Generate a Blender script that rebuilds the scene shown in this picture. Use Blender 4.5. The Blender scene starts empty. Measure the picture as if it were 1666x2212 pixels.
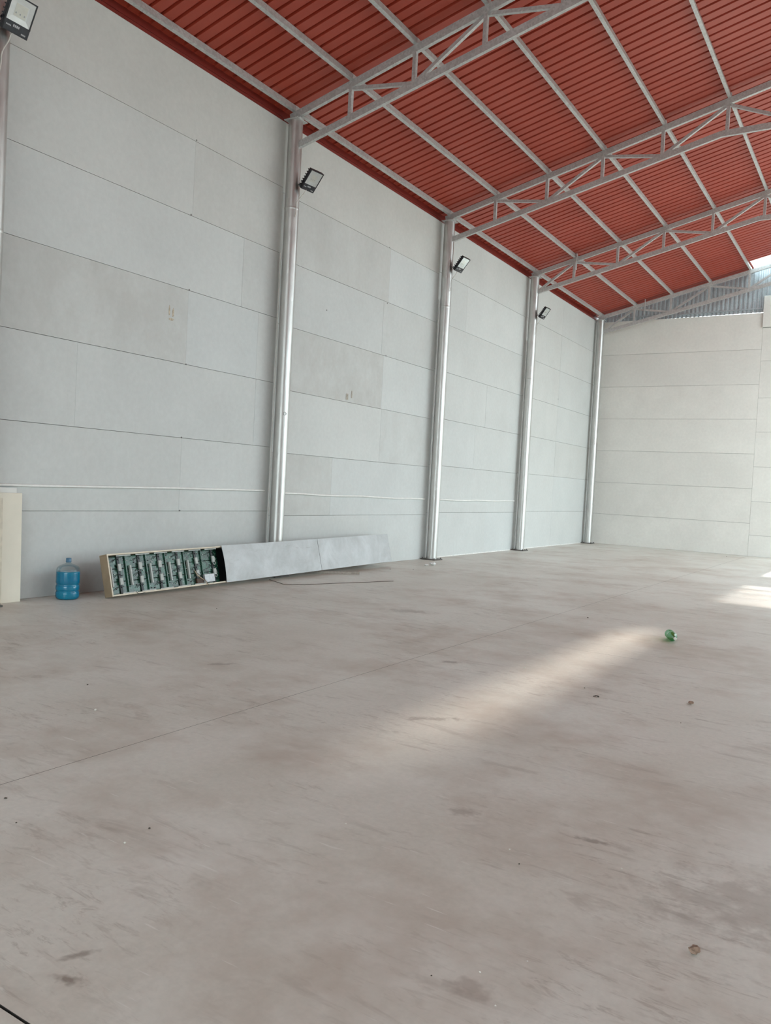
import bpy, bmesh, math, random
from mathutils import Vector, Matrix
random.seed(7)
SC = bpy.context.scene
COL = SC.collection
# ------------------------------------------------------------------ camera
F, PW, PH = 1750.0, 1666.0, 2212.0
CAM = Vector((8.2840, -1.3246, 1.5126))
YAW, PITCH, ROLL = -0.559797, -0.0339795, 0.0528848
fwd = Vector((math.sin(YAW)*math.cos(PITCH), math.cos(YAW)*math.cos(PITCH), math.sin(PITCH)))
rt0 = Vector((math.cos(YAW), -math.sin(YAW), 0)); up0 = rt0.cross(fwd)
RT = math.cos(ROLL)*rt0 + math.sin(ROLL)*up0
UP = -math.sin(ROLL)*rt0 + math.cos(ROLL)*up0
cd = bpy.data.cameras.new('camera'); cam = bpy.data.objects.new('camera', cd); COL.objects.link(cam)
cd.sensor_fit = 'VERTICAL'; cd.sensor_height = 36.0; cd.lens = F/PH*36.0
cd.clip_start = 0.05; cd.clip_end = 500
cam.matrix_world = Matrix(((RT.x, UP.x, -fwd.x, CAM.x), (RT.y, UP.y, -fwd.y, CAM.y), (RT.z, UP.z, -fwd.z, CAM.z), (0, 0, 0, 1)))
SC.camera = cam
# ------------------------------------------------------------------ light
SC.view_settings.view_transform = 'Standard'; SC.view_settings.look = 'None'
SC.view_settings.gamma = 1.0; SC.view_settings.use_curve_mapping = False
SC.view_settings.exposure = 0.35
w = bpy.data.worlds.new('sky'); SC.world = w; w.use_nodes = True
bgn = w.node_tree.nodes['Background']
bgn.inputs['Color'].default_value = (0.80, 0.95, 1.0, 1)
bgn.inputs['Strength'].default_value = 4.6
sl = bpy.data.lights.new('sun', 'SUN'); sl.energy = 3.4; sl.angle = math.radians(1.5); sl.color = (1.0, 0.90, 0.78)
sun = bpy.data.objects.new('sun', sl); COL.objects.link(sun)
sun.rotation_euler = (math.radians(-70), 0, 0); sun.location = (6, 60, 30)
def portal(loc, rot, sx, sy):
    l = bpy.data.lights.new('daylight_portal', 'AREA'); l.shape = 'RECTANGLE'; l.size = sx; l.size_y = sy
    l.cycles.is_portal = True
    o = bpy.data.objects.new('daylight_portal', l); COL.objects.link(o); o.location = loc; o.rotation_euler = rot
SC.cycles.use_light_tree = False; SC.cycles.adaptive_threshold = 0.05; SC.cycles.max_bounces = 6; SC.cycles.diffuse_bounces = 4; SC.cycles.glossy_bounces = 2; SC.cycles.transmission_bounces = 4
SC.cycles.transparent_max_bounces = 8; SC.cycles.sample_clamp_indirect = 8

# ------------------------------------------------------------------ pixels to places
def ray(u, v):
    return RT*((u-PW/2)/F) + UP*(-(v-PH/2)/F) + fwd
def on_z(u, v, z=0.0):
    d = ray(u, v); return CAM + d*((z-CAM.z)/d.z)
def on_x(u, v, x=0.0):
    d = ray(u, v); return CAM + d*((x-CAM.x)/d.x)

# ------------------------------------------------------------------ materials
def mat(name):
    m = bpy.data.materials.new(name); m.use_nodes = True
    nt = m.node_tree; b = nt.nodes['Principled BSDF']
    return m, nt, b
def N(nt, t, **kw):
    n = nt.nodes.new(t)
    for k, v in kw.items():
        if k in n.inputs.keys(): n.inputs[k].default_value = v
        else: setattr(n, k, v)
    return n
def noise(nt, vec, scale, detail=4, rough=0.55, dist=0.0):
    n = N(nt, 'ShaderNodeTexNoise', Scale=scale, Detail=detail, Roughness=rough, Distortion=dist)
    if vec is not None: nt.links.new(vec, n.inputs['Vector'])
    return n.outputs['Fac']
def ramp(nt, fac, p0, p1, c0=(0, 0, 0, 1), c1=(1, 1, 1, 1)):
    r = N(nt, 'ShaderNodeValToRGB'); e = r.color_ramp.elements
    e[0].position, e[1].position = p0, p1; e[0].color, e[1].color = c0, c1
    nt.links.new(fac, r.inputs['Fac']); return r.outputs['Color']
def mix(nt, fac, a, b, mode='MIX'):
    n = N(nt, 'ShaderNodeMix', data_type='RGBA', blend_type=mode)
    for s, x in ((0, fac), (6, a), (7, b)):
        if hasattr(x, 'is_linked'): nt.links.new(x, n.inputs[s])
        else: n.inputs[s].default_value = x
    return n.outputs[2]
def math_n(nt, op, a, b=None, clamp=False):
    n = N(nt, 'ShaderNodeMath', operation=op, use_clamp=clamp)
    for i, x in enumerate((a, b)):
        if x is None: continue
        if hasattr(x, 'is_linked'): nt.links.new(x, n.inputs[i])
        else: n.inputs[i].default_value = x
    return n.outputs[0]
def mapping(nt, vec, scale=(1, 1, 1), loc=(0, 0, 0), rot=(0, 0, 0)):
    n = N(nt, 'ShaderNodeMapping'); n.inputs['Scale'].default_value = scale
    n.inputs['Location'].default_value = loc; n.inputs['Rotation'].default_value = rot
    nt.links.new(vec, n.inputs['Vector']); return n.outputs[0]
def bump(nt, b, h, strength=0.1, dist=0.01):
    n = N(nt, 'ShaderNodeBump'); n.inputs['Strength'].default_value = strength; n.inputs['Distance'].default_value = dist
    nt.links.new(h, n.inputs['Height']); nt.links.new(n.outputs[0], b.inputs['Normal'])
def plain(name, col, rough=0.5, metal=0.0, var=0.12, scale=12, spec=0.5):
    m, nt, b = mat(name)
    g = N(nt, 'ShaderNodeTexCoord')
    f = noise(nt, g.outputs['Object'], scale, 3)
    lo = tuple(c*(1-var) for c in col)+(1,); hi = tuple(min(1, c*(1+var)) for c in col)+(1,)
    nt.links.new(ramp(nt, f, 0.3, 0.7, lo, hi), b.inputs['Base Color'])
    b.inputs['Roughness'].default_value = rough; b.inputs['Metallic'].default_value = metal
    b.inputs['Specular IOR Level'].default_value = spec
    return m

def make_wall_mat(name, base):
    m, nt, b = mat(name)
    geo = N(nt, 'ShaderNodeNewGeometry'); oi = N(nt, 'ShaderNodeObjectInfo')
    P = geo.outputs['Position']
    big = noise(nt, P, 0.9, 3, 0.6); fine = noise(nt, P, 14, 2, 0.7)
    drip = noise(nt, mapping(nt, P, (1.0, 1.0, 0.8)), 1.5, 5, 0.70)
    c = mix(nt, ramp(nt, big, 0.35, 0.7), tuple(x*0.96 for x in base)+(1,), tuple(min(1, x*1.03) for x in base)+(1,))
    c = mix(nt, 0.05, c, ramp(nt, fine, 0.35, 0.7), 'MULTIPLY')
    st = math_n(nt, 'MULTIPLY', math_n(nt, 'ADD', math_n(nt, 'MULTIPLY', ramp(nt, drip, 0.42, 0.66), 0.38), 0.04), oi.outputs['Alpha'])
    c = mix(nt, st, c, (0.40, 0.37, 0.33, 1))
    # small scattered scuffs
    sc = noise(nt, mapping(nt, P, (4, 4, 5)), 1.6, 4, 0.75)
    c = mix(nt, math_n(nt, 'MULTIPLY', ramp(nt, sc, 0.66, 0.78), 0.16), c, (0.25, 0.23, 0.2, 1))
    c = mix(nt, 1.0, c, oi.outputs['Color'], 'MULTIPLY')
    nt.links.new(c, b.inputs['Base Color'])
    b.inputs['Roughness'].default_value = 0.55; b.inputs['Specular IOR Level'].default_value = 0.3
    bump(nt, b, big, 0.12, 0.03)
    return m
M_WALL = make_wall_mat('painted_wall_panel', (0.64, 0.65, 0.63))
M_BACKW = make_wall_mat('back_wall_panel', (0.80, 0.785, 0.74))
M_CORE = plain('wall_core', (0.22, 0.21, 0.20), 0.9)

STAINS = [(6.30, 0.205, 0.055, 0.025, 0.3, 0.75), (6.22, 0.30, 0.02, 0.06, -0.5, 0.6), (7.266, 2.166, 0.07, 0.03, 0.2, 0.6), (5.09, 4.94, 0.10, 0.05, 0.3, 0.55),
          (3.79, 3.49, 0.12, 0.05, 0.9, 0.45), (6.68, 2.09, 0.09, 0.05, 0.4, 0.4), (7.29, 0.896, 0.10, 0.05, 0.2, 0.35),
          (3.39, 7.1, 0.35, 0.16, 0.5, 0.35), (5.82, 3.32, 0.18, 0.05, 0.7, 0.45), (8.0, 2.0, 0.55, 0.35, 0.5, 0.28)]
def make_floor_mat():
    m, nt, b = mat('dusty_concrete')
    P = N(nt, 'ShaderNodeNewGeometry').outputs['Position']
    big = noise(nt, P, 0.35, 3, 0.6); mid = noise(nt, P, 1.7, 5, 0.68); fine = noise(nt, P, 30, 2, 0.7)
    c = mix(nt, ramp(nt, big, 0.32, 0.68), (0.62, 0.575, 0.505, 1), (0.77, 0.755, 0.695, 1))
    c = mix(nt, math_n(nt, 'MULTIPLY', ramp(nt, mid, 0.42, 0.66), 0.55), c, (0.76, 0.735, 0.68, 1))
    c = mix(nt, 0.10, c, ramp(nt, fine, 0.25, 0.7), 'MULTIPLY')
    # broad brown dusty patches, then short scrapes that come and go
    pat = noise(nt, P, 0.75, 4, 0.70)
    c = mix(nt, math_n(nt, 'MULTIPLY', ramp(nt, pat, 0.47, 0.68), 0.58), c, (0.43, 0.34, 0.27, 1))
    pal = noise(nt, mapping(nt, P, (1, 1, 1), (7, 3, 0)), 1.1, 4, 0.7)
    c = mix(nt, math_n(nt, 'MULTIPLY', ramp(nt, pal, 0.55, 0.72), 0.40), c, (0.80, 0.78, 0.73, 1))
    for q, (rot, s, amt, sc_) in enumerate(((0.5, (0.9, 3.2, 1), 0.50, 1.6), (-0.55, (1.0, 4.0, 1), 0.45, 2.0), (0.9, (2.2, 9, 1), 0.6, 2.0))):
        v = mapping(nt, P, s, (3*rot, 5+q, 0), (0, 0, rot))
        k = noise(nt, v, sc_, 4, 0.80, 0.5)
        gate = noise(nt, mapping(nt, P, (1, 1, 1), (11*q+2, 4*q, 0)), 0.9, 1, 0.6)
        mk = math_n(nt, 'MULTIPLY', ramp(nt, k, 0.55, 0.66), ramp(nt, gate, 0.46, 0.60))
        c = mix(nt, math_n(nt, 'MULTIPLY', mk, amt*0.6), c, (0.25, 0.195, 0.155, 1))
    # fine pale scratches
    v = mapping(nt, P, (4, 40, 1), (1, 2, 0), (0, 0, 0.8)); k = noise(nt, v, 0.9, 2, 0.6)
    c = mix(nt, math_n(nt, 'MULTIPLY', ramp(nt, k, 0.68, 0.74), 0.45), c, (0.85, 0.83, 0.79, 1))
    warp = noise(nt, P, 9, 3, 0.7); warp2 = math_n(nt, 'MULTIPLY', math_n(nt, 'SUBTRACT', warp, 0.5), 3.2)
    for x, y, rx, ry, a, amt in STAINS:
        v = N(nt, 'ShaderNodeVectorMath', operation='SUBTRACT'); nt.links.new(P, v.inputs[0]); v.inputs[1].default_value = (x, y, 0)
        v2 = mapping(nt, v.outputs[0], (1/rx, 1/ry, 0), (0, 0, 0), (0, 0, 0))
        rn = N(nt, 'ShaderNodeVectorRotate', rotation_type='Z_AXIS'); rn.inputs['Angle'].default_value = -a
        nt.links.new(v.outputs[0], rn.inputs['Vector']); nt.links.new(rn.outputs[0], v2.node.inputs['Vector'])
        ln = N(nt, 'ShaderNodeVectorMath', operation='LENGTH'); nt.links.new(v2, ln.inputs[0])
        d = math_n(nt, 'ADD', ln.outputs['Value'], warp2)
        k = ramp(nt, d, 0.35, 1.5, (1, 1, 1, 1), (0, 0, 0, 1))
        c = mix(nt, math_n(nt, 'MULTIPLY', k, amt), c, (0.20, 0.145, 0.115, 1))
    nt.links.new(c, b.inputs['Base Color'])
    rr = ramp(nt, mid, 0.3, 0.7, (0.36, 0.36, 0.36, 1), (0.54, 0.54, 0.54, 1)); nt.links.new(rr, b.inputs['Roughness'])
    b.inputs['Specular IOR Level'].default_value = 0.4
    bump(nt, b, mid, 0.08, 0.02)
    return m
M_FLOOR = make_floor_mat()
M_JOINT = plain('joint_dirt', (0.05, 0.042, 0.037), 0.95)

def make_galv(name, c0, c1, metal, rough, stretch=(1, 1, 1), bs=0.05):
    m, nt, b = mat(name)
    P = N(nt, 'ShaderNodeTexCoord').outputs['Object']
    v = N(nt, 'ShaderNodeTexVoronoi', Scale=38.0); nt.links.new(mapping(nt, P, stretch), v.inputs['Vector'])
    n1 = noise(nt, P, 2.2, 5, 0.65)
    f = mix(nt, 0.55, v.outputs['Color'], n1)
    bw = N(nt, 'ShaderNodeRGBToBW'); nt.links.new(f, bw.inputs[0])
    nt.links.new(ramp(nt, bw.outputs[0], 0.3, 0.7, tuple(c0)+(1,), tuple(c1)+(1,)), b.inputs['Base Color'])
    b.inputs['Metallic'].default_value = metal
    rr = ramp(nt, n1, 0.3, 0.7, (rough-.06,)*3+(1,), (rough+.1,)*3+(1,)); nt.links.new(rr, b.inputs['Roughness'])
    bump(nt, b, n1, bs, 0.02)
    return m
M_COLUMN = make_galv('galvanised_pipe', (0.52, 0.51, 0.49), (0.62, 0.61, 0.585), 0.85, 0.36, (1, 1, 0.15), 0.0)
M_STEEL = make_galv('galvanised_tube', (0.46, 0.46, 0.45), (0.62, 0.62, 0.61), 0.3, 0.46)
M_GABLE = make_galv('galvanised_sheet', (0.50, 0.55, 0.58), (0.62, 0.67, 0.70), 0.4, 0.42)
M_PLATE = plain('dark_base_plate', (0.13, 0.12, 0.11), 0.7, 0.4)

def make_roof():
    m, nt, b = mat('red_roof_sheet')
    P = N(nt, 'ShaderNodeNewGeometry').outputs['Position']
    n1 = noise(nt, P, 0.8, 4, 0.6)
    nt.links.new(ramp(nt, n1, 0.3, 0.7, (0.35, 0.042, 0.020, 1), (0.42, 0.062, 0.034, 1)), b.inputs['Base Color'])
    b.inputs['Roughness'].default_value = 0.42; b.inputs['Specular IOR Level'].default_value = 0.5
    return m
M_ROOF = make_roof()
M_FLASH = plain('red_flashing', (0.22, 0.028, 0.02), 0.35, 0, 0.1, 2)
def make_skylight():
    m = bpy.data.materials.new('translucent_sheet'); m.use_nodes = True; nt = m.node_tree
    nt.nodes.remove(nt.nodes['Principled BSDF']); out = nt.nodes['Material Output']
    t = N(nt, 'ShaderNodeBsdfTranslucent'); t.inputs['Color'].default_value = (0.92, 0.95, 0.96, 1)
    d = N(nt, 'ShaderNodeBsdfDiffuse'); d.inputs['Color'].default_value = (0.8, 0.82, 0.82, 1)
    s = N(nt, 'ShaderNodeMixShader'); s.inputs[0].default_value = 0.12
    nt.links.new(t.outputs[0], s.inputs[1]); nt.links.new(d.outputs[0], s.inputs[2]); nt.links.new(s.outputs[0], out.inputs[0])
    return m
M_SKYL = make_skylight()
M_PVC = plain('white_conduit', (0.86, 0.85, 0.81), 0.4, 0, 0.05)
M_BLACK = plain('black_lamp_housing', (0.012, 0.012, 0.016), 0.38, 0.2, 0.3, 30)
M_LAMPGREY = plain('lamp_front_panel', (0.02, 0.021, 0.026), 0.22, 0.0, 0.2, 30)
M_MARK = plain('printed_mark', (0.45, 0.45, 0.46), 0.5)
M_REFL = plain('lamp_reflector', (0.88, 0.88, 0.86), 0.3, 0.25, 0.04, 20)
M_COB = plain('lamp_emitter_board', (0.86, 0.83, 0.74), 0.4, 0, 0.05)
M_CABLE = plain('white_cable', (0.68, 0.65, 0.60), 0.5)
def glass_mat(name, col, rough=0.03, amt=0.9):
    m, nt, b = mat(name)
    lw = N(nt, 'ShaderNodeLayerWeight', Blend=0.35)
    t = N(nt, 'ShaderNodeBsdfTransparent'); t.inputs['Color'].default_value = col
    g = N(nt, 'ShaderNodeBsdfGlossy'); g.inputs['Roughness'].default_value = rough; g.inputs['Color'].default_value = (0.9, 0.95, 0.95, 1)
    s = N(nt, 'ShaderNodeMixShader'); f = math_n(nt, 'MULTIPLY', lw.outputs['Fresnel'], amt)
    nt.links.new(f, s.inputs[0]); nt.links.new(t.outputs[0], s.inputs[1]); nt.links.new(g.outputs[0], s.inputs[2])
    nt.links.new(s.outputs[0], nt.nodes['Material Output'].inputs[0]); nt.nodes.remove(b)
    return m
M_LENS = glass_mat('lamp_glass', (0.97, 0.97, 0.97, 1), 0.02, 0.5)

# ------------------------------------------------------------------ mesh helpers
def obj(name, verts, faces, material, parent=None, smooth=False):
    me = bpy.data.meshes.new(name); me.from_pydata([tuple(v) for v in verts], [], faces); me.update()
    if material: me.materials.append(material)
    if smooth:
        me.polygons.foreach_set('use_smooth', [True]*len(me.polygons))
    o = bpy.data.objects.new(name, me); COL.objects.link(o)
    if parent: o.parent = parent
    return o
def tag(o, label, cat, group=None):
    o['label'] = label; o['category'] = cat
    if group: o['group'] = group
    return o
def struct(o):
    o['kind'] = 'structure'; return o
def empty(name, loc):
    o = bpy.data.objects.new(name, None); COL.objects.link(o); o.location = loc; o.empty_display_size = 0.1
    return o
class MB:
    def __init__(s): s.v = []; s.f = []; s.sm = []
    def add(s, vs, fs, sm=False):
        k = len(s.v); s.v += [Vector(x) for x in vs]; s.f += [tuple(i+k for i in f) for f in fs]; s.sm += [sm]*len(fs); return s
    def box(s, lo, hi):
        (a, b, c), (d, e, f) = lo, hi
        return s.add([(a, b, c), (d, b, c), (d, e, c), (a, e, c), (a, b, f), (d, b, f), (d, e, f), (a, e, f)],
              [(0, 3, 2, 1), (4, 5, 6, 7), (0, 1, 5, 4), (1, 2, 6, 5), (2, 3, 7, 6), (3, 0, 4, 7)])
    def bbox(s, lo, hi, bv):
        """box with a chamfer"""
        bm = bmesh.new(); bmesh.ops.create_cube(bm, size=1)
        lo, hi = Vector(lo), Vector(hi)
        for v in bm.verts: v.co = Vector(((lo[i]+hi[i])/2 + v.co[i]*(hi[i]-lo[i]) for i in range(3)))
        bmesh.ops.bevel(bm, geom=list(bm.edges), offset=bv, segments=1, profile=0.5, affect='EDGES')
        bm.verts.index_update(); s.add([v.co.copy() for v in bm.verts], [tuple(v.index for v in f.verts) for f in bm.faces]); bm.free(); return s
    def bar(s, p, q, wid, dep, upv=(0, 0, 1)):
        """rectangular tube from p to q: wid sideways, dep along upv"""
        p, q = Vector(p), Vector(q); d = (q-p).normalized(); r = d.cross(Vector(upv)).normalized(); u = r.cross(d).normalized()
        vs = []
        for c in (p, q):
            for a, b in ((-1, -1), (1, -1), (1, 1), (-1, 1)): vs.append(c + r*(a*wid/2) + u*(b*dep/2))
        return s.add(vs, [(0, 1, 2, 3), (7, 6, 5, 4), (0, 4, 5, 1), (1, 5, 6, 2), (2, 6, 7, 3), (3, 7, 4, 0)])
    def angle(s, p, q, a=0.05, t=0.006, upv=(0, 1, 0)):
        """L section"""
        p, q = Vector(p), Vector(q); d = (q-p).normalized(); r = d.cross(Vector(upv)).normalized(); u = r.cross(d).normalized()
        pr = [(0, 0), (a, 0), (a, t), (t, t), (t, a), (0, a)]; vs = []
        for c in (p, q):
            for x, y in pr: vs.append(c + r*(x-a/2) + u*(y-a/2))
        n = 6; fs = [tuple(range(n))[::-1], tuple(range(n, 2*n))] + [(i, (i+1) % n, n+(i+1) % n, n+i) for i in range(n)]
        return s.add(vs, fs)
    def tube(s, pts, r, n=12, cap=True):
        pts = [Vector(p) for p in pts]; rs = r if isinstance(r, (list, tuple)) else [r]*len(pts)
        rings = []; pu = None
        for i, p in enumerate(pts):
            d = (pts[min(i+1, len(pts)-1)] - pts[max(i-1, 0)]).normalized()
            if pu is None: pu = Vector((1, 0, 0)) if abs(d.x) < .9 else Vector((0, 1, 0))
            a = d.cross(pu).normalized(); pu = a.cross(d).normalized()
            rings.append([p + (a*math.cos(2*math.pi*j/n) + pu*math.sin(2*math.pi*j/n))*rs[i] for j in range(n)])
        vs = [v for g in rings for v in g]; fs = []
        for i in range(len(pts)-1):
            for j in range(n): fs.append((i*n+j, i*n+(j+1) % n, (i+1)*n+(j+1) % n, (i+1)*n+j))
        k = len(s.v); s.add(vs, fs, True)
        if cap: s.add(rings[0][::-1], [tuple(range(n))]); s.add(rings[-1], [tuple(range(n))])
        return s
    def lathe(s, prof, n=32, M=None):
        vs = []; fs = []
        for r, z in prof:
            for j in range(n):
                v = Vector((r*math.cos(2*math.pi*j/n), r*math.sin(2*math.pi*j/n), z)); vs.append(M @ v if M else v)
        for i in range(len(prof)-1):
            for j in range(n): fs.append((i*n+j, i*n+(j+1) % n, (i+1)*n+(j+1) % n, (i+1)*n+j))
        return s.add(vs, fs, True)
    def build(s, name, material, parent=None):
        o = obj(name, s.v, s.f, material, parent)
        o.data.polygons.foreach_set('use_smooth', s.sm)
        return o
def xform(o, M): 
    o.matrix_world = M; return o

# ------------------------------------------------------------------ plan of the hall
COLY = [3.62, 8.426, 13.487, 18.173, 23.657]
BACK, FRONT, RIGHT, EAVE, RIDGE = 24.07, -6.98, 15.20, 6.99, 7.60
SL = 0.242                                       # roof slope
def chord_z(x): return 7.045 + SL*((x if x <= RIDGE else 2*RIDGE-x)-0.14)
def sheet_z(x): return chord_z(x) + 0.158         # underside of the roof sheets
# ground outside
g = struct(MB().box((-60, -60, -0.30), (75, 90, -0.12)).build('ground', plain('outside_ground', (0.36, 0.32, 0.27), 0.9, 0, 0.2, 0.4)))
# floor: a sub base and the slabs cast on it
fl = struct(MB().box((-0.25, FRONT-0.2, -0.12), (RIGHT+0.3, BACK+0.3, -0.02)).build('floor', M_JOINT))
XJ = [-0.25, 4.795, 9.8, RIGHT+0.3]; YJ = [FRONT-0.2, 0.02, 6.364, 12.7, 18.9, BACK+0.3]
for i in range(3):
    for j in range(5):
        g0 = 0.0016; gy0 = 0.0045 if j == 1 else 0.0012; gy1 = 0.0045 if j == 0 else 0.0012
        so = MB().box((XJ[i]+g0, YJ[j]+gy0, -0.05), (XJ[i+1]-g0, YJ[j+1]-gy1, 0.0)).build('slab', M_FLOOR, fl)
        so.data.materials.append(M_JOINT)               # dirt packed against the slab edges
        for f_ in (0, 2, 3, 4, 5): so.data.polygons[f_].material_index = 1

# left wall: core and panels
wl = struct(MB().box((-0.16, FRONT, 0), (-0.022, BACK+0.15, EAVE-0.01)).build('wall_left', M_CORE))
def panel(parent, lo, hi, m, axis, tint=1.0, stain=0.0, warm=0.0):
    t = tint*random.uniform(0.975, 1.02); pr = random.uniform(0, 0.003)
    lo, hi = list(lo), list(hi)
    if axis == 'x': hi[0] += pr
    else: lo[1] -= pr
    o = MB().bbox(lo, hi, 0.0012).build('wall_panel', m, parent)
    o.color = (t*(1+warm), t, t*(1-warm), stain); return o
GAP = 0.0024
ROWJ = {1: {1: [6.56], 2: [4.85, 8.01], 3: [6.57, 8.0], 4: [7.61], 5: [6.58]},
        2: {1: [10.07], 2: [11.56], 3: [11.54], 4: [11.45], 5: [11.6], 0: [11.3]},
        3: {5: [14.83], 2: [15.6], 0: [16.4], 3: [16.1]},
        4: {r: [20.83] for r in range(7)}}
OFF = [0, 0, -0.074, -0.025, -0.007]
EDGE = [FRONT]+COLY[:4]+[BACK]
SPECIAL = {(1, 3, 0): (0.985, 0.6, 0.006), (1, 3, 1): (1.02, 0.0, -0.012), (1, 5, 1): (0.985, 0.3, 0.012), (2, 3, 0): (0.985, 0.8, 0.006),
           (2, 1, 0): (0.96, 0.5, 0.012), (2, 5, 0): (0.97, 0.4, 0.006), (2, 5, 1): (1.05, 0.0, -0.012), (1, 4, 0): (1.02, 0.05, -0.006),
           (2, 6, 0): (1.0, 0.1, 0.02), (1, 6, 0): (0.99, 0.08, 0.02), (3, 5, 1): (1.05, 0.15, -0.005), (1, 0, 0): (0.98, 0.3, 0), (2, 2, 1): (0.99, 0.4, 0)}
for bay in range(5):
    for r in range(7):
        ys = [EDGE[bay]] + ROWJ.get(bay, {}).get(r, []) + [EDGE[bay+1]]
        z0 = 0.0 if r == 0 else r+OFF[bay]; z1 = EAVE if r == 6 else r+1+OFF[bay]
        if bay == 0: z0, z1 = (0.0 if r == 0 else r), (EAVE if r == 6 else r+1)
        for k in range(len(ys)-1):
            t, s, wm = SPECIAL.get((bay, r, k), (1.0, random.choice((0, 0.1, 0.2)), random.uniform(-0.006, 0.008)))
            panel(wl, (-0.022, ys[k]+0.0006, z0+GAP), (0.0, ys[k+1]-0.0006, z1-GAP), M_WALL, 'x', t, s, wm)
for u, v in ((425, 303), (413, 464), (409, 626), (402, 787), (392, 945), (388, 1103), (706, 670), (842, 535), (837, 655), (834, 768), (1206, 862)):
    q = on_x(u, v, 0.004); MB().lathe([(0.0, 0.006), (0.010, 0.004), (0.012, 0.0)], 8, Matrix.Translation(q) @ Matrix.Rotation(math.pi/2, 4, 'Y')).build('screw_head', M_CORE, wl)
M_TAPE = plain('tape_residue', (0.40, 0.36, 0.30), 0.7, 0, 0.3, 40); M_GLUE = plain('glue_residue', (0.52, 0.44, 0.33), 0.7, 0, 0.3, 40)
for u, v, w_, h_, m_ in ((750, 857, 0.07, 0.11, M_TAPE), (760, 852, 0.035, 0.13, M_TAPE), (366, 672, 0.04, 0.17, M_GLUE), (374, 676, 0.035, 0.15, M_GLUE), (370, 690, 0.12, 0.035, M_GLUE)):
    q = on_x(u, v, 0.003); rd = random.Random(u)
    pts = [(math.cos(a*0.628)*w_/2*rd.uniform(.6, 1.1), math.sin(a*0.628)*h_/2*rd.uniform(.6, 1.1)) for a in range(10)] if m_ is M_GLUE else [(-w_/2, -h_/2), (w_/2, -h_/2*.9), (w_/2*.9, h_/2), (-w_/2*.9, h_/2*.95)]
    n_ = len(pts); MB().add([(0.001+k*0.0015+q.x, q.y+a, q.z+b) for k in (0, 1) for a, b in pts], [tuple(range(n_, 2*n_))]+[(i, (i+1) % n_, n_+(i+1) % n_, n_+i) for i in range(n_)]).build('tape_residue', m_, wl)
bd = MB()
for y0, y1 in ((COLY[2]+0.2, COLY[3]-0.2), (COLY[3]+0.2, COLY[4]-0.2)): bd.bar((0.010, y0, 0.011), (0.010, y1, 0.009), 0.018, 0.02)
struct(bd.build('baseboard_left', plain('white_sealant', (0.80, 0.79, 0.76), 0.6)))
# back wall; openings in its unseen right part are shaped for the floor streaks
cb = MB()
for x0, x1, z0, z1 in ((-0.16, 5.75, 0, 6.99), (5.75, 6.05, 0, 5.85), (6.05, 9.6, 2.45, 3.4), (6.05, 9.6, 3.51, 3.7), (6.05, 9.6, 3.81, 4.0), (6.05, 9.6, 4.11, 4.3), (6.05, 9.6, 4.41, 5.85), (6.12, 9.6, 5.85, 6.99), (9.6, RIGHT+0.15, 0, 6.99)):
    cb.box((x0, BACK+0.022, z0), (x1, BACK+0.12, z1))
wb = struct(cb.build('wall_back', M_CORE))
zb = [0] + [r-0.052 for r in range(1, 7)] + [6.99]
for r in range(7):
    panel(wb, (0, BACK, zb[r]+GAP), (4.7785, BACK+0.022, zb[r+1]-GAP*1.5), M_BACKW, 'y', 1, random.choice((0.05, 0.25)), 0.005)
zc = [0, 0.61, 1.58, 2.58, 3.58, 4.56, 5.61, 6.56]
for r in range(7):
    panel(wb, (4.782, BACK, zc[r]+GAP), (5.75 if r < 6 else 5.74, BACK+0.022, zc[r+1]-GAP*1.5), M_BACKW, 'y', 1, 0.1, 0.005)
up_p = MB().bbox((4.765, BACK-0.06, 6.57), (5.73, BACK+0.02, 7.46), 0.012).build('wall_panel', M_BACKW, wb); up_p.color = (1, 1, 1, 0.1)
for x0, x1, z0, z1 in ((5.75, 6.05, 0, 5.85), (6.05, 9.6, 2.45, 3.4), (6.05, 9.6, 3.51, 3.7), (6.05, 9.6, 3.81, 4.0), (6.05, 9.6, 4.11, 4.3), (6.05, 9.6, 4.41, 5.85), (6.12, 9.6, 5.85, 6.99), (9.6, RIGHT, 0, 3.5), (9.6, RIGHT, 3.5, 6.99)):  # unseen panels around the slits and door added to shape the sun
    panel(wb, (x0, BACK, z0+GAP), (x1, BACK+0.022, z1-GAP), M_BACKW, 'y')
# right wall and front wall (behind the camera), with unseen openings sized to let daylight in
cr = MB()
for y0, y1, z0, z1 in ((FRONT, 10.5, 0, 4.6), (FRONT, 2.0, 4.6, 6.5), (22.8, BACK, 0, 4.6), (FRONT, BACK, 6.5, EAVE)):
    cr.box((RIGHT, y0, z0), (RIGHT+0.14, y1, z1))
for y in [FRONT+0.1, -1.0]+COLY: cr.box((RIGHT, y-0.15, 0 if 11 < y < 22 else 4.6), (RIGHT+0.14, y+0.15, 6.5))
wr = struct(cr.build('wall_right', M_WALL))
cf = MB()
for x0, x1, z0, z1 in ((-0.16, 3.5, 0, EAVE), (12.5, RIGHT+0.14, 0, EAVE), (3.5, 12.5, 3.7, EAVE)):
    cf.box((x0, FRONT-0.16, z0), (x1, FRONT, z1))
wf = struct(cf.build('wall_front', M_WALL))
portal((RIGHT+0.2, 12.9, 3.25), (0, math.radians(90), 0), 6.5, 21.8)
portal((11.3, 19.5, 8.5), (0, math.atan(0.242), 0), 5.6, 5.7)
portal((8.0, FRONT-0.2, 1.85), (math.radians(90), 0, 0), 9.0, 3.7)
portal((7.82, BACK+0.2, 1.23), (math.radians(-90), 0, 0), 3.55, 2.45)

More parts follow.
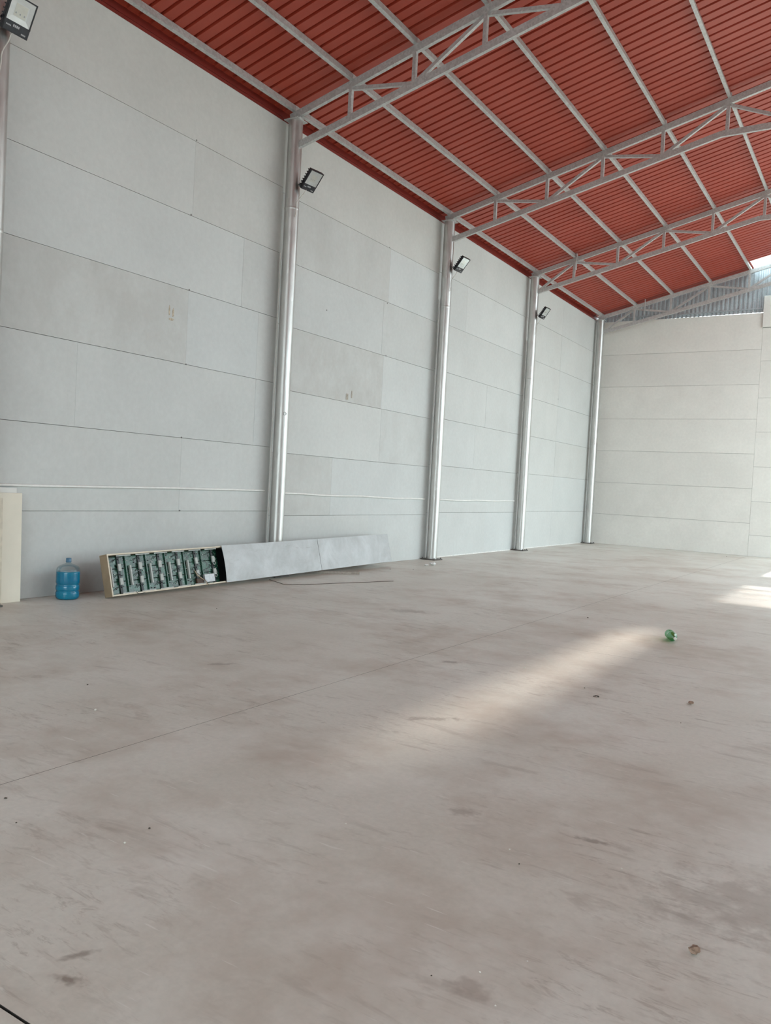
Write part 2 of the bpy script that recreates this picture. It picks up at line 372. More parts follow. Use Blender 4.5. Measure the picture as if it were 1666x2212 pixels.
# ------------------------------------------------------------------ roof
roof = struct(empty('ceiling', (0, 0, 0)))
RIBP, NR = 0.18854, 5; SW = RIBP*NR
def corr_profile(pitch, n, gw_open, gw_top, h):
    pts = []
    for k in range(n):
        c = (k+0.5)*pitch
        pts += [(c-gw_open/2, 0), (c-gw_top/2, h), (c+gw_top/2, h), (c+gw_open/2, 0)]
    return [(0, 0)] + pts + [(n*pitch, 0)]
def roof_mesh(name, x0, x1, m, n=NR):
    pr = corr_profile(RIBP, n, 0.050, 0.030, 0.036); k = len(pr); vs = []
    for x in (x0, x1):
        for t in (0, 0.0025):
            for y, z in pr: vs.append((x, y, sheet_z(x)+z+t))
    fs = []
    for i in range(k-1):
        fs.append((i, i+1, 2*k+i+1, 2*k+i)); fs.append((k+i+1, k+i, 3*k+i, 3*k+i+1))
        fs.append((i+1, i, k+i, k+i+1)); fs.append((2*k+i, 2*k+i+1, 3*k+i+1, 3*k+i))
    fs += [(0, 2*k, 3*k, k), (k-1, 2*k-1, 4*k-1, 3*k-1)]
    me = bpy.data.meshes.new(name); me.from_pydata(vs, [], fs); me.update(); me.materials.append(m); return me
ROOF0 = 6.31 - RIBP/2
me_l = roof_mesh('roof_sheet', -0.14, RIDGE, M_ROOF); me_r = roof_mesh('roof_sheet', RIDGE, RIGHT+0.14, M_ROOF)
me_r0 = roof_mesh('roof_sheet', RIDGE, 8.6, M_ROOF); me_r1 = roof_mesh('roof_sheet', 14.0, RIGHT+0.14, M_ROOF)
me_s = roof_mesh('roof_sheet', -0.14, 4.46, M_ROOF); me_k = roof_mesh('skylight_sheet', 4.42, RIDGE, M_SKYL)
def place(name, me, loc, parent):
    o = bpy.data.objects.new(name, me); COL.objects.link(o); o.location = loc; o.parent = parent; return o
n0, n1 = -14, 19
for n in range(n0, n1):
    y = ROOF0 + n*SW
    if n == n1-1:
        place('roof_sheet', me_s, (0, y, 0), roof)
        o = place('skylight_sheet', me_k, (0, y, 0.004), roof); o['label'] = 'bright translucent skylight sheet at the back gable'
    else: place('roof_sheet', me_l, (0, y, 0), roof)
    if 11 <= n <= 16:                # unseen opening added in the far slope to let more daylight in
        place('roof_sheet', me_r0, (0, y, 0), roof); place('roof_sheet', me_r1, (0, y, 0), roof)
    else: place('roof_sheet', me_r, (0, y, 0), roof)
ROOF_END = ROOF0 + n1*SW
# eave flashing
fm = MB(); fz = sheet_z(0)-0.006
fm.add([(x, y, z) for y in (FRONT, BACK) for x, z in ((-0.012, EAVE-0.02), (-0.012, EAVE+0.05), (-0.045, EAVE+0.08), (-0.045, fz), (-0.055, fz), (-0.055, EAVE+0.07), (-0.022, EAVE+0.045), (-0.022, EAVE-0.02))],
       [(i, (i+1) % 8, 8+(i+1) % 8, 8+i) for i in range(8)])
struct(fm.build('trim_1', M_FLASH))
# purlins
PX = [0.14+1.0657*k for k in range(8)]; PX[0] = 0.17
wood = ['first', 'second', 'third', 'fourth', 'fifth', 'sixth', 'seventh', 'eighth']
for k, x in enumerate(PX[:7]):
    o = MB()
    z = chord_z(x)+0.052
    o.bar((x, FRONT, z+0.05), (x, BACK+0.02, z+0.05), 0.052, 0.10, (-SL, 0, 1))
    for y in COLY: o.bar((x+0.032, y-0.03, z+0.045), (x+0.032, y+0.03, z+0.045), 0.008, 0.08)   # welded cleat
    p = o.build('purlin', M_STEEL)
    tag(p, ('galvanised eave purlin running along the top of the panelled left wall' if k == 0 else
            'galvanised roof purlin under the red sheets, %s up from the left eave' % wood[k]), 'purlin', 'roof purlins')
# trusses
KX, KZ = 5.38, 7.80
def low_z(x): return 6.60 + (KZ-6.60)/(KX-0.28)*(x-0.28) if x < KX else KZ
TN = {1: 'nearest roof truss, on the column behind the leaning sign cabinet', 2: 'second roof truss from the camera, on the second full column',
      3: 'third roof truss from the camera, on the third full column', 4: 'farthest roof truss, against the corrugated gable of the back wall'}
for i in (1, 2, 3, 4):
    y = COLY[i]
    t = empty('roof_truss', (0.19, y, 0)); tag(t, TN[i], 'truss', 'galvanised roof trusses')
    T = lambda mb, nm: (lambda o: (setattr(o, 'location', (-0.19, -y, 0)), o)[1])(mb.build(nm, M_STEEL, t))
    T(MB().bar((0.10, y, chord_z(0.10)), (RIDGE, y, chord_z(RIDGE)), 0.06, 0.105), 'top_chord')
    T(MB().bar((RIDGE, y, chord_z(RIDGE)), (2*RIDGE-0.10, y, chord_z(0.10)), 0.06, 0.105), 'top_chord')
    T(MB().bar((0.27, y, low_z(0.27)), (KX, y, KZ), 0.055, 0.10), 'bottom_chord')
    T(MB().bar((KX, y, KZ), (2*RIDGE-KX, y, KZ), 0.055, 0.10), 'bottom_chord')
    T(MB().bar((2*RIDGE-KX, y, KZ), (2*RIDGE-0.27, y, low_z(0.27)), 0.055, 0.10), 'bottom_chord')
    for k in range(1, 8):
        x = PX[k]
        T(MB().angle((x, y-0.005, low_z(x)+0.02), (x, y-0.005, chord_z(x)-0.03), 0.055, 0.006), 'post')
        if k > 1 or i > 2:
            a, b = PX[k-1], PX[k]
            if k == 1: a = 0.30
            p, q = ((a, y+0.012, low_z(a)+0.03), (b, y+0.012, chord_z(b)-0.05)) if k % 2 else ((a, y+0.012, chord_z(a)-0.05), (b, y+0.012, low_z(b)+0.03))
            T(MB().angle(p, q, 0.05, 0.006), 'diagonal')
    if i == 3: T(MB().bar((1.27, y-0.04, 7.05), (1.27, y-0.04, 7.45), 0.05, 0.012, (1, 0, 0)), 'cleat')
    if i == 4: T(MB().bar((1.52, y-0.04, 7.08), (1.52, y-0.04, 7.52), 0.05, 0.012, (1, 0, 0)), 'cleat')
    for s in ((0.19, 0.12),):
        T(MB().box((0.10, y-0.05, EAVE-0.012), (0.30, y+0.05, chord_z(0.2)-0.05)), 'seat_plate')

# ------------------------------------------------------------------ gable sheets over the back wall
gable = struct(empty('wall_gable', (0, BACK+0.06, 0)))
PG, NG = 0.12, 8
def gable_sheet(x0, x1, zlow):
    n = max(1, round((x1-x0)/PG)); pg = (x1-x0)/n
    prof = []
    for k in range(n):
        c = x0+k*pg
        prof += [(c, 0), (c+0.35*pg, 0), (c+0.5*pg, 0.032), (c+0.85*pg, 0.032)]
    prof.append((x1, 0)); vs = []; k = len(prof)
    for t in (0, 0.002):
        for top in (0, 1):
            for x, d in prof: vs.append((x, d+t, (sheet_z(min(max(x, -0.1), RIGHT+.1)) if top else zlow(x))))
    fs = []
    for i in range(k-1):
        fs += [(i+1, i, k+i, k+i+1), (2*k+i, 2*k+i+1, 3*k+i+1, 3*k+i), (i, i+1, 2*k+i+1, 2*k+i), (k+i+1, k+i, 3*k+i, 3*k+i+1)]
    return obj('gable_sheet', vs, fs, M_GABLE, gable)
x = 0.02
while x < 5.74:
    x1 = min(x+0.96, 5.74); gable_sheet(x, x1, lambda q: 7.0+0.0065*max(0, q-2.0)); x = x1
gable_sheet(5.74, 6.12, lambda q: 7.8)  # unseen piece added above the slit to block sun and shorten the streak
for a, b in ((6.12, 7.6), (7.6, 9.4), (9.4, 11.3), (11.3, 13.2), (13.2, 15.15)): gable_sheet(a, b, lambda q: 6.98)
for x0, x1 in ((0.5, 2.3), (2.36, 4.74)):
    r_ = MB().angle((x0, BACK+0.045-BACK-0.06, 7.11), (x1, BACK+0.045-BACK-0.06, 7.12+0.01), 0.045, 0.005, (0, 0, 1)).build('gable_rail', M_GABLE, gable)

# ------------------------------------------------------------------ columns
CN = {0: 'galvanised pipe column at the left edge of the picture, beside the cream boards',
      1: 'galvanised pipe column standing behind the leaning sign cabinet', 2: 'galvanised pipe column just right of the leaning white cover sheets',
      3: 'third full galvanised pipe column, carrying the farthest floodlight', 4: 'galvanised pipe column in the corner with the back wall'}
for i, y in enumerate(COLY):
    c = empty('pipe_column', (0.19, y, 0)); tag(c, CN[i], 'column', 'galvanised pipe columns')
    MB().tube([(0, 0, 0.02), (0, 0, 2.2), (0, 0, 4.4), (0, 0, EAVE-0.02)], 0.11, 40).build('shaft', M_COLUMN, c)
    MB().bbox((-0.17, -0.17, 0.0), (0.17, 0.17, 0.022), 0.003).build('base_plate', M_PLATE, c)
    MB().bbox((-0.13, -0.13, EAVE-0.025), (0.13, 0.13, EAVE-0.012), 0.003).build('cap_plate', M_STEEL, c)
    for a in ((-1, -1), (1, -1), (1, 1), (-1, 1)):
        MB().lathe([(0.0, 0.045), (0.014, 0.045), (0.014, 0.02)], 6, Matrix.Translation((a[0]*0.14, a[1]*0.14, 0))).build('anchor_bolt', M_PLATE, c)
    MB().lathe([(0.111, 0), (0.1135, 0.01), (0.1135, 0.03), (0.111, 0.04)], 40, Matrix.Translation((0, 0, (3.9, 5.62, 5.2, 4.36, 3.1)[i]))).build('weld_ring', M_COLUMN, c)
# the hole in the column behind the cabinet
hp = on_x(613, 893, 0.30)
MB().lathe([(0.0, 0.0), (0.022, 0.0), (0.026, 0.006), (0.024, 0.012)], 16, Matrix.Translation((0.105*math.cos(-0.45), 0.105*math.sin(-0.45), hp.z)) @ Matrix.Rotation(-0.45, 4, 'Z') @ Matrix.Rotation(math.pi/2, 4, 'Y')).build('drill_hole', M_PLATE, [o for o in bpy.data.objects if o.name.startswith('pipe_column')][1])
# thin white conduits dropping behind the columns
for i, ztop in ((1, 5.0), (2, 5.4), (3, 5.4)):
    y = COLY[i]+(0, -0.012, 0.045, 0.085)[i]
    o = MB().tube([(0.02, y, 0.0), (0.02, y, 1.8), (0.02, y+0.005, 3.6), (0.02, y, ztop)], 0.011, 8).build('cable_conduit', M_PVC)
    tag(o, 'thin white conduit dropping down the wall beside the %s column' % {1: 'cabinet-side', 2: 'second full', 3: 'third full'}[i], 'conduit', 'conduits beside the columns')
# long conduit along the wall
for (y0, z0), (y1, z1), nm in (((FRONT+.1, 1.24), (8.30, 1.315), 'in the bay above the blue water bottle'), ((8.56, 1.285), (13.36, 1.25), 'between the first two full columns'), ((13.62, 1.243), (18.05, 1.258), 'between the second and third full columns')):
    pts = [(0.019, y0+(y1-y0)*t/8, z0+(z1-z0)*t/8 + 0.008*math.sin(t*1.9)) for t in range(9)]
    o = MB().tube(pts, 0.0155, 10).build('wall_conduit', M_PVC)
    tag(o, 'white conduit running low along the wall ' + nm, 'conduit', 'horizontal wall conduit runs')

# ------------------------------------------------------------------ floodlights
def floodlight(i, yc, z0, x0, wd, tilt, az, label):
    hh = wd*1.25; dp = 0.06
    t = empty('floodlight', (0.30, COLY[i], z0+0.06)); tag(t, label, 'floodlight', 'wall floodlights on the columns')
    out = Vector((math.cos(az), math.sin(az), 0)); wx = Vector((-math.sin(az), math.cos(az), 0))
    upv = math.sin(tilt)*out + math.cos(tilt)*Vector((0, 0, 1)); nr = math.cos(tilt)*out - math.sin(tilt)*Vector((0, 0, 1))
    B = Vector((x0, yc-wd/2, z0))
    L = Matrix.Translation(-t.location) @ Matrix(((wx.x, upv.x, nr.x, B.x), (wx.y, upv.y, nr.y, B.y), (wx.z, upv.z, nr.z, B.z), (0, 0, 0, 1)))   # local: x width, y up, z outward (front = 0)
    def put(mb, nm, m, par=None):
        mb.v = [L @ v for v in mb.v]; return mb.build(nm, m, par or t)
    fb = 0.30*hh                                   # lower band of the front
    hs = MB(); hs.bbox((0, 0, -dp), (wd, hh, -0.012), 0.006)
    rim = 0.014
    hs.box((0, 0, -0.012), (wd, fb, -0.001)).box((0, hh-rim, -0.012), (wd, hh, 0)).box((0, fb, -0.012), (rim, hh-rim, 0)).box((wd-rim, fb, -0.012), (wd, hh-rim, 0))
    put(hs, 'housing', M_BLACK)
    put(MB().bbox((rim*.6, 0.008, -0.002), (wd-rim*.6, fb-0.004, 0.002), 0.001), 'front_panel', M_LAMPGREY)
    for a, b, c, d in ((0.10, 0.30, 0.5, 0.62), (0.36, 0.62, 0.58, 0.80), (0.72, 0.90, 0.20, 0.34)):
        n = 4
        for k in range(n):
            u0 = a+(b-a)*k/n; put(MB().box((wd*u0, fb*c, 0.002), (wd*(u0+(b-a)/n*.7), fb*d, 0.0026)), 'printed_mark', M_MARK)
    x0_, x1_, y0_, y1_ = rim, wd-rim, fb, hh-rim; ins = 0.05
    rf = MB().add([(x0_, y0_, -0.004), (x1_, y0_, -0.004), (x1_, y1_, -0.004), (x0_, y1_, -0.004),
                   (x0_+ins, y0_+ins, -0.011), (x1_-ins, y0_+ins, -0.011), (x1_-ins, y1_-ins, -0.011), (x0_+ins, y1_-ins, -0.011)],
                  [(0, 1, 5, 4), (1, 2, 6, 5), (2, 3, 7, 6), (3, 0, 4, 7), (4, 5, 6, 7)])
    rfo = put(rf, 'reflector', M_REFL)
    put(MB().box((x0_+ins+.012, y0_+ins+.005, -0.0108), (x1_-ins-.012, y1_-ins-.005, -0.009)), 'emitter_board', M_COB, t)
    for k in range(3):
        cx = x0_+ins+.03+k*(x1_-x0_-2*ins-.06)/2
        put(MB().box((cx-.006, y0_+ins+.03, -0.009), (cx+.006, y0_+ins+.045, -0.0075)), 'emitter_chip', M_MARK, t)
    put(MB().add([(x0_, y0_, -0.001), (x1_, y0_, -0.001), (x1_, y1_, -0.001), (x0_, y1_, -0.001), (x0_, y0_, -0.003), (x1_, y0_, -0.003), (x1_, y1_, -0.003), (x0_, y1_, -0.003)],
                 [(0, 1, 2, 3), (7, 6, 5, 4)]), 'lens_glass', M_LENS)
    for k in range(7):                              # cooling fins across the back and edges
        yy = hh*(0.12+0.125*k)
        put(MB().bbox((-0.004, yy, -dp-0.018), (wd+0.004, yy+0.014, -0.014), 0.002), 'cooling_fin', M_BLACK)
    # U bracket and clamp on the column
    br = MB(); piv = (hh*0.30, -dp*0.55)
    colp = Vector((0.19+0.108, COLY[i]+0.02, z0+0.10))
    for xa_ in (-0.012, wd+.003): put(MB().box((xa_, piv[0]-.015, piv[1]-.012), (xa_+.009, piv[0]+.015, piv[1]+.012)), 'knuckle_bolt', M_BLACK)
    pl = [L @ Vector((-0.007, piv[0], piv[1])), L @ Vector((wd+0.007, piv[0], piv[1]))]
    cl = colp - t.location
    o1 = Vector((0.018, -0.06, 0)); o2 = Vector((0.018, 0.06, 0))
    br.bar(pl[0], Vector((pl[0].x-0.02, pl[0].y, cl.z)), 0.006, 0.03, (0, 1, 0)).bar(pl[1], Vector((pl[1].x-0.02, pl[1].y, cl.z)), 0.006, 0.03, (0, 1, 0))
    br.bar(Vector((pl[0].x-0.02, pl[0].y-.004, cl.z)), Vector((pl[1].x-0.02, pl[1].y+.004, cl.z)), 0.035, 0.006)
    mid = Vector(((pl[0].x+pl[1].x)/2-0.02, (pl[0].y+pl[1].y)/2, cl.z))
    br.bar(cl+Vector((0.003, 0, 0)), mid, 0.05, 0.012)
    br.build('bracket', M_BLACK, t)
    # cable loop back to the column
    s = L @ Vector((wd*.5, hh*.2, -dp)); e = Vector((0.012, -0.03, -0.30)); e2 = e+Vector((0, -0.03, -0.17))
    pts = [s, s+Vector((0.0, -0.02, -0.08)), (s*0.45+e*0.55)+Vector((0.02, 0, 0.02)), e+Vector((0.005, -0.005, 0.06)), e+Vector((0, -.01, -.06)), e2]
    cv = []
    for k in range(len(pts)-1):
        for q in range(4):
            u = q/4; p0 = pts[max(k-1, 0)]; p1 = pts[k]; p2 = pts[k+1]; p3 = pts[min(k+2, len(pts)-1)]
            cv.append(0.5*((2*p1)+(p2-p0)*u+(2*p0-5*p1+4*p2-p3)*u*u+(3*p1-p0-3*p2+p3)*u**3))
    cv.append(pts[-1])
    MB().tube(cv, 0.006, 8).build('cable', M_CABLE, t)
R_ = math.radians
floodlight(0, 3.645, 5.88, 0.42, 0.28, R_(30), 0.0, 'black floodlight in the top left corner of the picture')
floodlight(1, 8.48, 5.905, 0.41, 0.26, R_(43), R_(-8), 'floodlight on the column behind the sign cabinet, face shining white')
floodlight(2, 13.52, 5.935, 0.41, 0.26, R_(40), R_(-5), 'black floodlight on the second full column from the left')
floodlight(3, 18.19, 5.915, 0.41, 0.245, R_(36), R_(-5), 'small far floodlight on the third full column, nearest the back wall')

# ------------------------------------------------------------------ leaning sign cabinet
A = on_z(243, 1289, 0.033); Bp = on_x(846, 1212, 0.47)
e1 = (Bp-A).normalized(); e2 = Vector((-0.25, 0, 0.968)); e2 = (e2-e1*e2.dot(e1)).normalized(); e3 = e1.cross(e2)
LEN = (Bp-A).length; HT, DP = 0.505, 0.13
cab = empty('sign_cabinet', A); tag(cab, 'long led sign cabinet leaning on the wall, its left third open', 'sign cabinet')
CL = Matrix(((e1.x, e2.x, e3.x, 0), (e1.y, e2.y, e3.y, 0), (e1.z, e2.z, e3.z, 0), (0, 0, 0, 1)))  # local x length, y height, z outward (front rim at 0)
def cput(mb, nm, m, par=None):
    mb.v = [CL @ v for v in mb.v]; return mb.build(nm, m, par or cab)
M_RAIL = plain('bronze_rail', (0.42, 0.31, 0.20), 0.42, 0.25, 0.12, 6)
M_RIM = plain('rail_edge', (0.62, 0.54, 0.42), 0.5, 0.1, 0.15, 9)
M_COVER = None
def make_cover():
    m, nt, b = mat('dusty_white_cover'); P = N(nt, 'ShaderNodeTexCoord').outputs['Object']
    n1 = noise(nt, P, 2.2, 6, 0.7, 0.4); n2 = noise(nt, mapping(nt, P, (10, 1.2, 10)), 1.8, 5, 0.7, 0.3)
    c = ramp(nt, n1, 0.33, 0.68, (0.42, 0.43, 0.425, 1), (0.58, 0.595, 0.60, 1))
    c = mix(nt, math_n(nt, 'MULTIPLY', ramp(nt, n2, 0.62, 0.72), 0.4), c, (0.26, 0.25, 0.24, 1))
    nt.links.new(c, b.inputs['Base Color']); b.inputs['Roughness'].default_value = 0.42
    bump(nt, b, n1, 0.1, 0.03); return m
M_COVER = make_cover()
def make_pcb():
    m, nt, b = mat('green_circuit_board'); P = N(nt, 'ShaderNodeTexCoord').outputs['Object']
    v = N(nt, 'ShaderNodeTexVoronoi', Scale=26.0, distance='CHEBYCHEV'); nt.links.new(P, v.inputs['Vector'])
    bw = N(nt, 'ShaderNodeRGBToBW'); nt.links.new(v.outputs['Color'], bw.inputs[0])
    c = ramp(nt, bw.outputs[0], 0.2, 0.8, (0.005, 0.03, 0.018, 1), (0.022, 0.11, 0.066, 1))
    n = noise(nt, P, 90, 2); c = mix(nt, math_n(nt, 'MULTIPLY', ramp(nt, n, 0.62, 0.66), 0.6), c, (0.35, 0.38, 0.34, 1))
    nt.links.new(c, b.inputs['Base Color']); b.inputs['Roughness'].default_value = 0.26; b.inputs['Specular IOR Level'].default_value = 0.55
    return m
M_PCB = make_pcb()
M_DARK = plain('black_plastic', (0.012, 0.013, 0.013), 0.45, 0, 0.3)
M_BARG = plain('grey_bar', (0.42, 0.43, 0.40), 0.5, 0.1, 0.1, 40)
M_SILVER = plain('silver_supply', (0.46, 0.46, 0.47), 0.4, 0.2, 0.15, 30)
S1, S2, S3 = 1.955, 4.22, LEN
RT_ = 0.018
for lo, hi, nm in (((0, 0, -DP), (LEN, RT_, 0), 'bottom_rail'), ((0, HT-RT_, -DP), (LEN, HT, 0), 'top_rail'), ((0, RT_, -DP), (RT_, HT-RT_, 0), 'end_rail'), ((LEN-RT_, RT_, -DP), (LEN, HT-RT_, 0), 'end_rail')):
    o = cput(MB().bbox(lo, hi, 0.003), nm, M_RAIL)
    lo2, hi2 = list(lo), list(hi); lo2[2] = 0; hi2[2] = 0.002
    if nm != 'end_rail' or lo[0] < 1: 
        if nm in ('bottom_rail', 'top_rail'): hi2[0] = S1
        cput(MB().box(lo2, hi2), 'edge_strip', M_RIM, o)
cput(MB().box((0.002, 0.002, -DP), (LEN-0.002, HT-0.002, -DP+0.006)), 'front_face', M_DARK)
# covers, very slightly dished sheets
def cover(x0, x1, curl):
    nx, ny = 26, 8; vs = []; fs = []
    for s in (0, 1):
        for j in range(ny+1):
            for k in range(nx+1):
                u, v = k/nx, j/ny
                z = 0.004 + 0.0022*s + 0.004*math.sin(u*7+x0)*math.sin(v*3+1)*(u*(1-u)*v*(1-v)*16)**.5
                xx = x0+(x1-x0)*u
                if curl: xx += 0.02*math.sin(v*math.pi)*(1-u)**8; z += 0.012*(1-u)**10
                vs.append((xx, -0.004+(HT+0.008)*v, z))
    W = nx+1; n = W*(ny+1)
    for j in range(ny):
        for k in range(nx):
            a = j*W+k; fs.append((a, a+W, a+W+1, a+1)); fs.append((n+a, n+a+1, n+a+W+1, n+a+W))
    ed = [k for k in range(W)] + [j*W+nx for j in range(1, ny+1)] + [ny*W+k for k in range(nx-1, -1, -1)] + [j*W for j in range(ny-1, 0, -1)]
    for a, b in zip(ed, ed[1:]+ed[:1]): fs.append((a, b, n+b, n+a))
    mb = MB(); mb.add(vs, fs, False); o = cput(mb, 'back_cover', M_COVER); o['label'] = 'dusty white sheet metal cover'; return o
c1 = cover(S1-0.01, S2-0.004, True); c2 = cover(S2+0.004, LEN+0.005, False)
# what shows in the open part
MW, MH = (S1-RT_)/6, (HT-2*RT_)/3
for k in range(6):
    xa = RT_+k*MW
    for j in range(3):
        ya = RT_+j*MH
        pc = cput(MB().bbox((xa+.004, ya+.003, -DP+0.006), (xa+MW-.004, ya+MH-.003, -DP+0.028+random.uniform(-.003, .003)), 0.003), 'led_module', M_PCB)
        for q in range(5):
            px = xa+0.03+0.055*q+random.uniform(-.01, .01); py = ya+random.uniform(.02, MH-.04)
            if px > xa+MW-0.03: continue
            cput(MB().box((px, py, -DP+0.028), (px+random.uniform(.010, .024), py+random.uniform(.008, .014), -DP+0.036)), 'chip', M_DARK if random.random() < .8 else M_BARG, pc)
for k in range(6):
    xa = RT_+k*MW
    if k < 6:
        cput(MB().box((xa+MW*0.60, RT_+.004, -DP+0.028), (xa+MW*0.60+0.035, HT-RT_-.004, -DP+0.040)), 'ribbon_cable', M_DARK)
        for yy in (0.13, 0.30):
            cput(MB().bbox((xa+MW*0.60-.006, yy, -DP+0.04), (xa+MW*0.60+.042, yy+.085, -DP+0.062), 0.002), 'connector_block', M_BARG)
        for yy in (0.095, 0.245, 0.43):
            cput(MB().tube([(xa+MW*0.52+.05*math.cos(a), yy+0.018*math.sin(a*1.5), -DP+0.045) for a in [q*0.45 for q in range(9)]], 0.0035, 6), 'wire_loop', M_DARK)
    if 0 <= k < 5:
        xb = xa+MW*0.22 if k == 0 else xa+MW*0.14
        cput(MB().bbox((xb, 0.115, -DP+0.028), (xb+0.024, 0.36, -DP+0.058), 0.002), 'stiffener_bar', M_BARG)
    if k:
        cput(MB().box((xa-0.008, RT_+0.004, -DP+0.028), (xa+0.006, HT-RT_-.004, -DP+0.046)), 'joint_strip', M_PCB)
for k in range(6):
    xa = 0.16+k*0.30
    cput(MB().box((xa, HT-RT_-.016, -0.035), (xa+0.22, HT-RT_-.001, -0.028)), 'foil_strip', M_BARG)
    if k < 5: cput(MB().box((xa+0.03, RT_+.001, -0.035), (xa+0.25, RT_+.014, -0.028)), 'foil_strip', M_BARG)
cput(MB().bbox((1.60, 0.035, -DP+0.05), (1.79, 0.145, -DP+0.09), 0.004), 'power_supply', M_SILVER)
cput(MB().box((1.48, 0.02, -DP+0.03), (1.60, 0.10, -DP+0.06)), 'terminal_block', plain('brown_block', (0.09, 0.045, 0.025), 0.6))
for a, m in ((0.0, M_RAIL), (0.02, M_RIM), (0.05, M_DARK)):
    pts = [(1.44+a, 0.22-a, -0.06), (1.46+a, 0.14, -0.04), (1.53, 0.09+a*.3, -0.03), (1.57, 0.06, -0.01), (1.575+a*.3, 0.015, 0.006), (1.58+a*.3, -0.012, 0.01)]
    cput(MB().tube(pts, 0.004, 6), 'wire', m)
cput(MB().tube([(0.36, 0.03, 0.0), (0.38, 0.0, 0.008), (0.40, -0.006, 0.03), (0.44, -0.003, 0.07)], 0.003, 6), 'wire', M_DARK)
for zz in (0.10, 0.27):
    cput(MB().tube([(1.86+.028*math.cos(a), zz+0.05+.055*math.sin(a), -DP+0.05) for a in [q*0.5 for q in range(13)]], 0.006, 6), 'wire_loop', M_BARG)

# batten under the cabinet and loose wire on the floor
a, b = Vector((0.14, 9.10, 0.021)), Vector((0.84, 9.83, 0.021))
st = MB().bar(a, b, 0.055, 0.04).build('wooden_batten', plain('old_batten', (0.33, 0.29, 0.25), 0.8, 0, 0.25, 20))
tag(st, 'short grey wooden batten wedged under the sign cabinet', 'batten')
wp = [on_z(u, v, 0.006) for u, v in ((582, 1252), (613, 1262), (660, 1263), (720, 1260), (780, 1258), (850, 1255))]
tag(MB().tube(wp, 0.004, 6).build('loose_wire', plain('loose_wire', (0.10, 0.07, 0.05), 0.7)), 'thin bent wire lying on the floor before the cabinet', 'wire')

# ------------------------------------------------------------------ cream boards at the left edge
M_CREAM = plain('cream_board', (0.78, 0.72, 0.60), 0.6, 0, 0.04, 3)
M_WHITEB = plain('white_board', (0.80, 0.79, 0.75), 0.6, 0, 0.04, 3)
def leaning(name, y0, y1, h, th, xb, lean, m, label, edge=None):
    M = Matrix.Translation((xb, y0, 0)) @ Matrix.Rotation(-lean, 4, 'Y')
    o = MB().bbox((-th, 0, 0.0), (0, y1-y0, h), 0.004).build(name, m); o.matrix_world = M; o.location.z = th*math.sin(lean)*0+0.0
    return tag(o, label, 'board')
leaning('insulation_board', 3.80, 4.135, 1.205, 0.05, 0.145, R_(1.6), M_CREAM, 'cream board standing against the wall at the left edge', None)
leaning('insulation_board', 3.80, 4.105, 1.262, 0.035, 0.088, R_(1.6), M_WHITEB, 'white board showing just above the cream board')
o = MB().box((0, 0, 0), (0.012, 0.065, 1.15)).build('insulation_board', plain('tan_board', (0.68, 0.61, 0.49), 0.6)); o.matrix_world = Matrix.Translation((0.149, 3.83, 0.0)) @ Matrix.Rotation(R_(-1.6), 4, 'Y')
tag(o, 'darker tan sheet resting on the front of the cream board', 'board')

# ------------------------------------------------------------------ blue water bottle
wbp = on_z(146, 1289); wbp = Vector((0.38, wbp.y+0.0, 0)); 
bq = on_z(145, 1297); D_ = (bq-CAM); D_.z = 0; D_.normalize(); wbp = Vector((bq.x, bq.y, 0)) + D_*0.13
wt = empty('water_bottle', wbp); tag(wt, 'large clear water bottle half full of blue liquid by the wall', 'bottle')
def prof_body():
    R0 = 0.132
    pts = [(0.0, 0.004), (0.105, 0.0), (0.122, 0.008), (0.131, 0.028), (0.133, 0.06)]
    for zc in (0.075, 0.15):
        pts += [(R0, zc), (R0-0.007, zc+0.014), (R0-0.007, zc+0.022), (R0, zc+0.036)]
    pts += [(R0, 0.30), (R0-0.001, 0.335), (0.124, 0.360), (0.104, 0.380), (0.072, 0.396), (0.040, 0.408), (0.029, 0.416), (0.0265, 0.43), (0.026, 0.452)]
    return pts
M_JUG = glass_mat('clear_jug_plastic', (0.90, 0.94, 0.95, 1), 0.05, 0.4)
def make_liquid():
    m, nt, b = mat('blue_liquid')
    P = N(nt, 'ShaderNodeTexCoord').outputs['Object']
    n = noise(nt, P, 7, 2); nt.links.new(ramp(nt, n, 0.3, 0.7, (0.0, 0.22, 0.42, 1), (0.0, 0.34, 0.52, 1)), b.inputs['Base Color'])
    b.inputs['Roughness'].default_value = 0.12; b.inputs['Transmission Weight'].default_value = 0.12
    b.inputs['Coat Weight'].default_value = 0.6; b.inputs['Coat Roughness'].default_value = 0.04
    return m
pb = prof_body()
def dense(pr, n=3):
    out = []
    for a, b in zip(pr, pr[1:]):
        for k in range(n): out.append((a[0]+(b[0]-a[0])*k/n, a[1]+(b[1]-a[1])*k/n))
    return out+[pr[-1]]
MB().lathe(dense(pb), 48).build('jug_body', M_JUG, wt)
liq = [(max(0, r-0.003), z+0.003) for r, z in pb if z < 0.31]; liq += [(0.128, 0.318), (0.0, 0.318)]
MB().lathe(dense(liq), 48).build('liquid', make_liquid(), wt)
cp = [(0.024, 0.425), (0.030, 0.425), (0.031, 0.436), (0.0295, 0.440), (0.0295, 0.468), (0.027, 0.473), (0.0, 0.474)]
MB().lathe(cp, 32).build('cap', plain('blue_cap', (0.06, 0.16, 0.26), 0.25), wt)
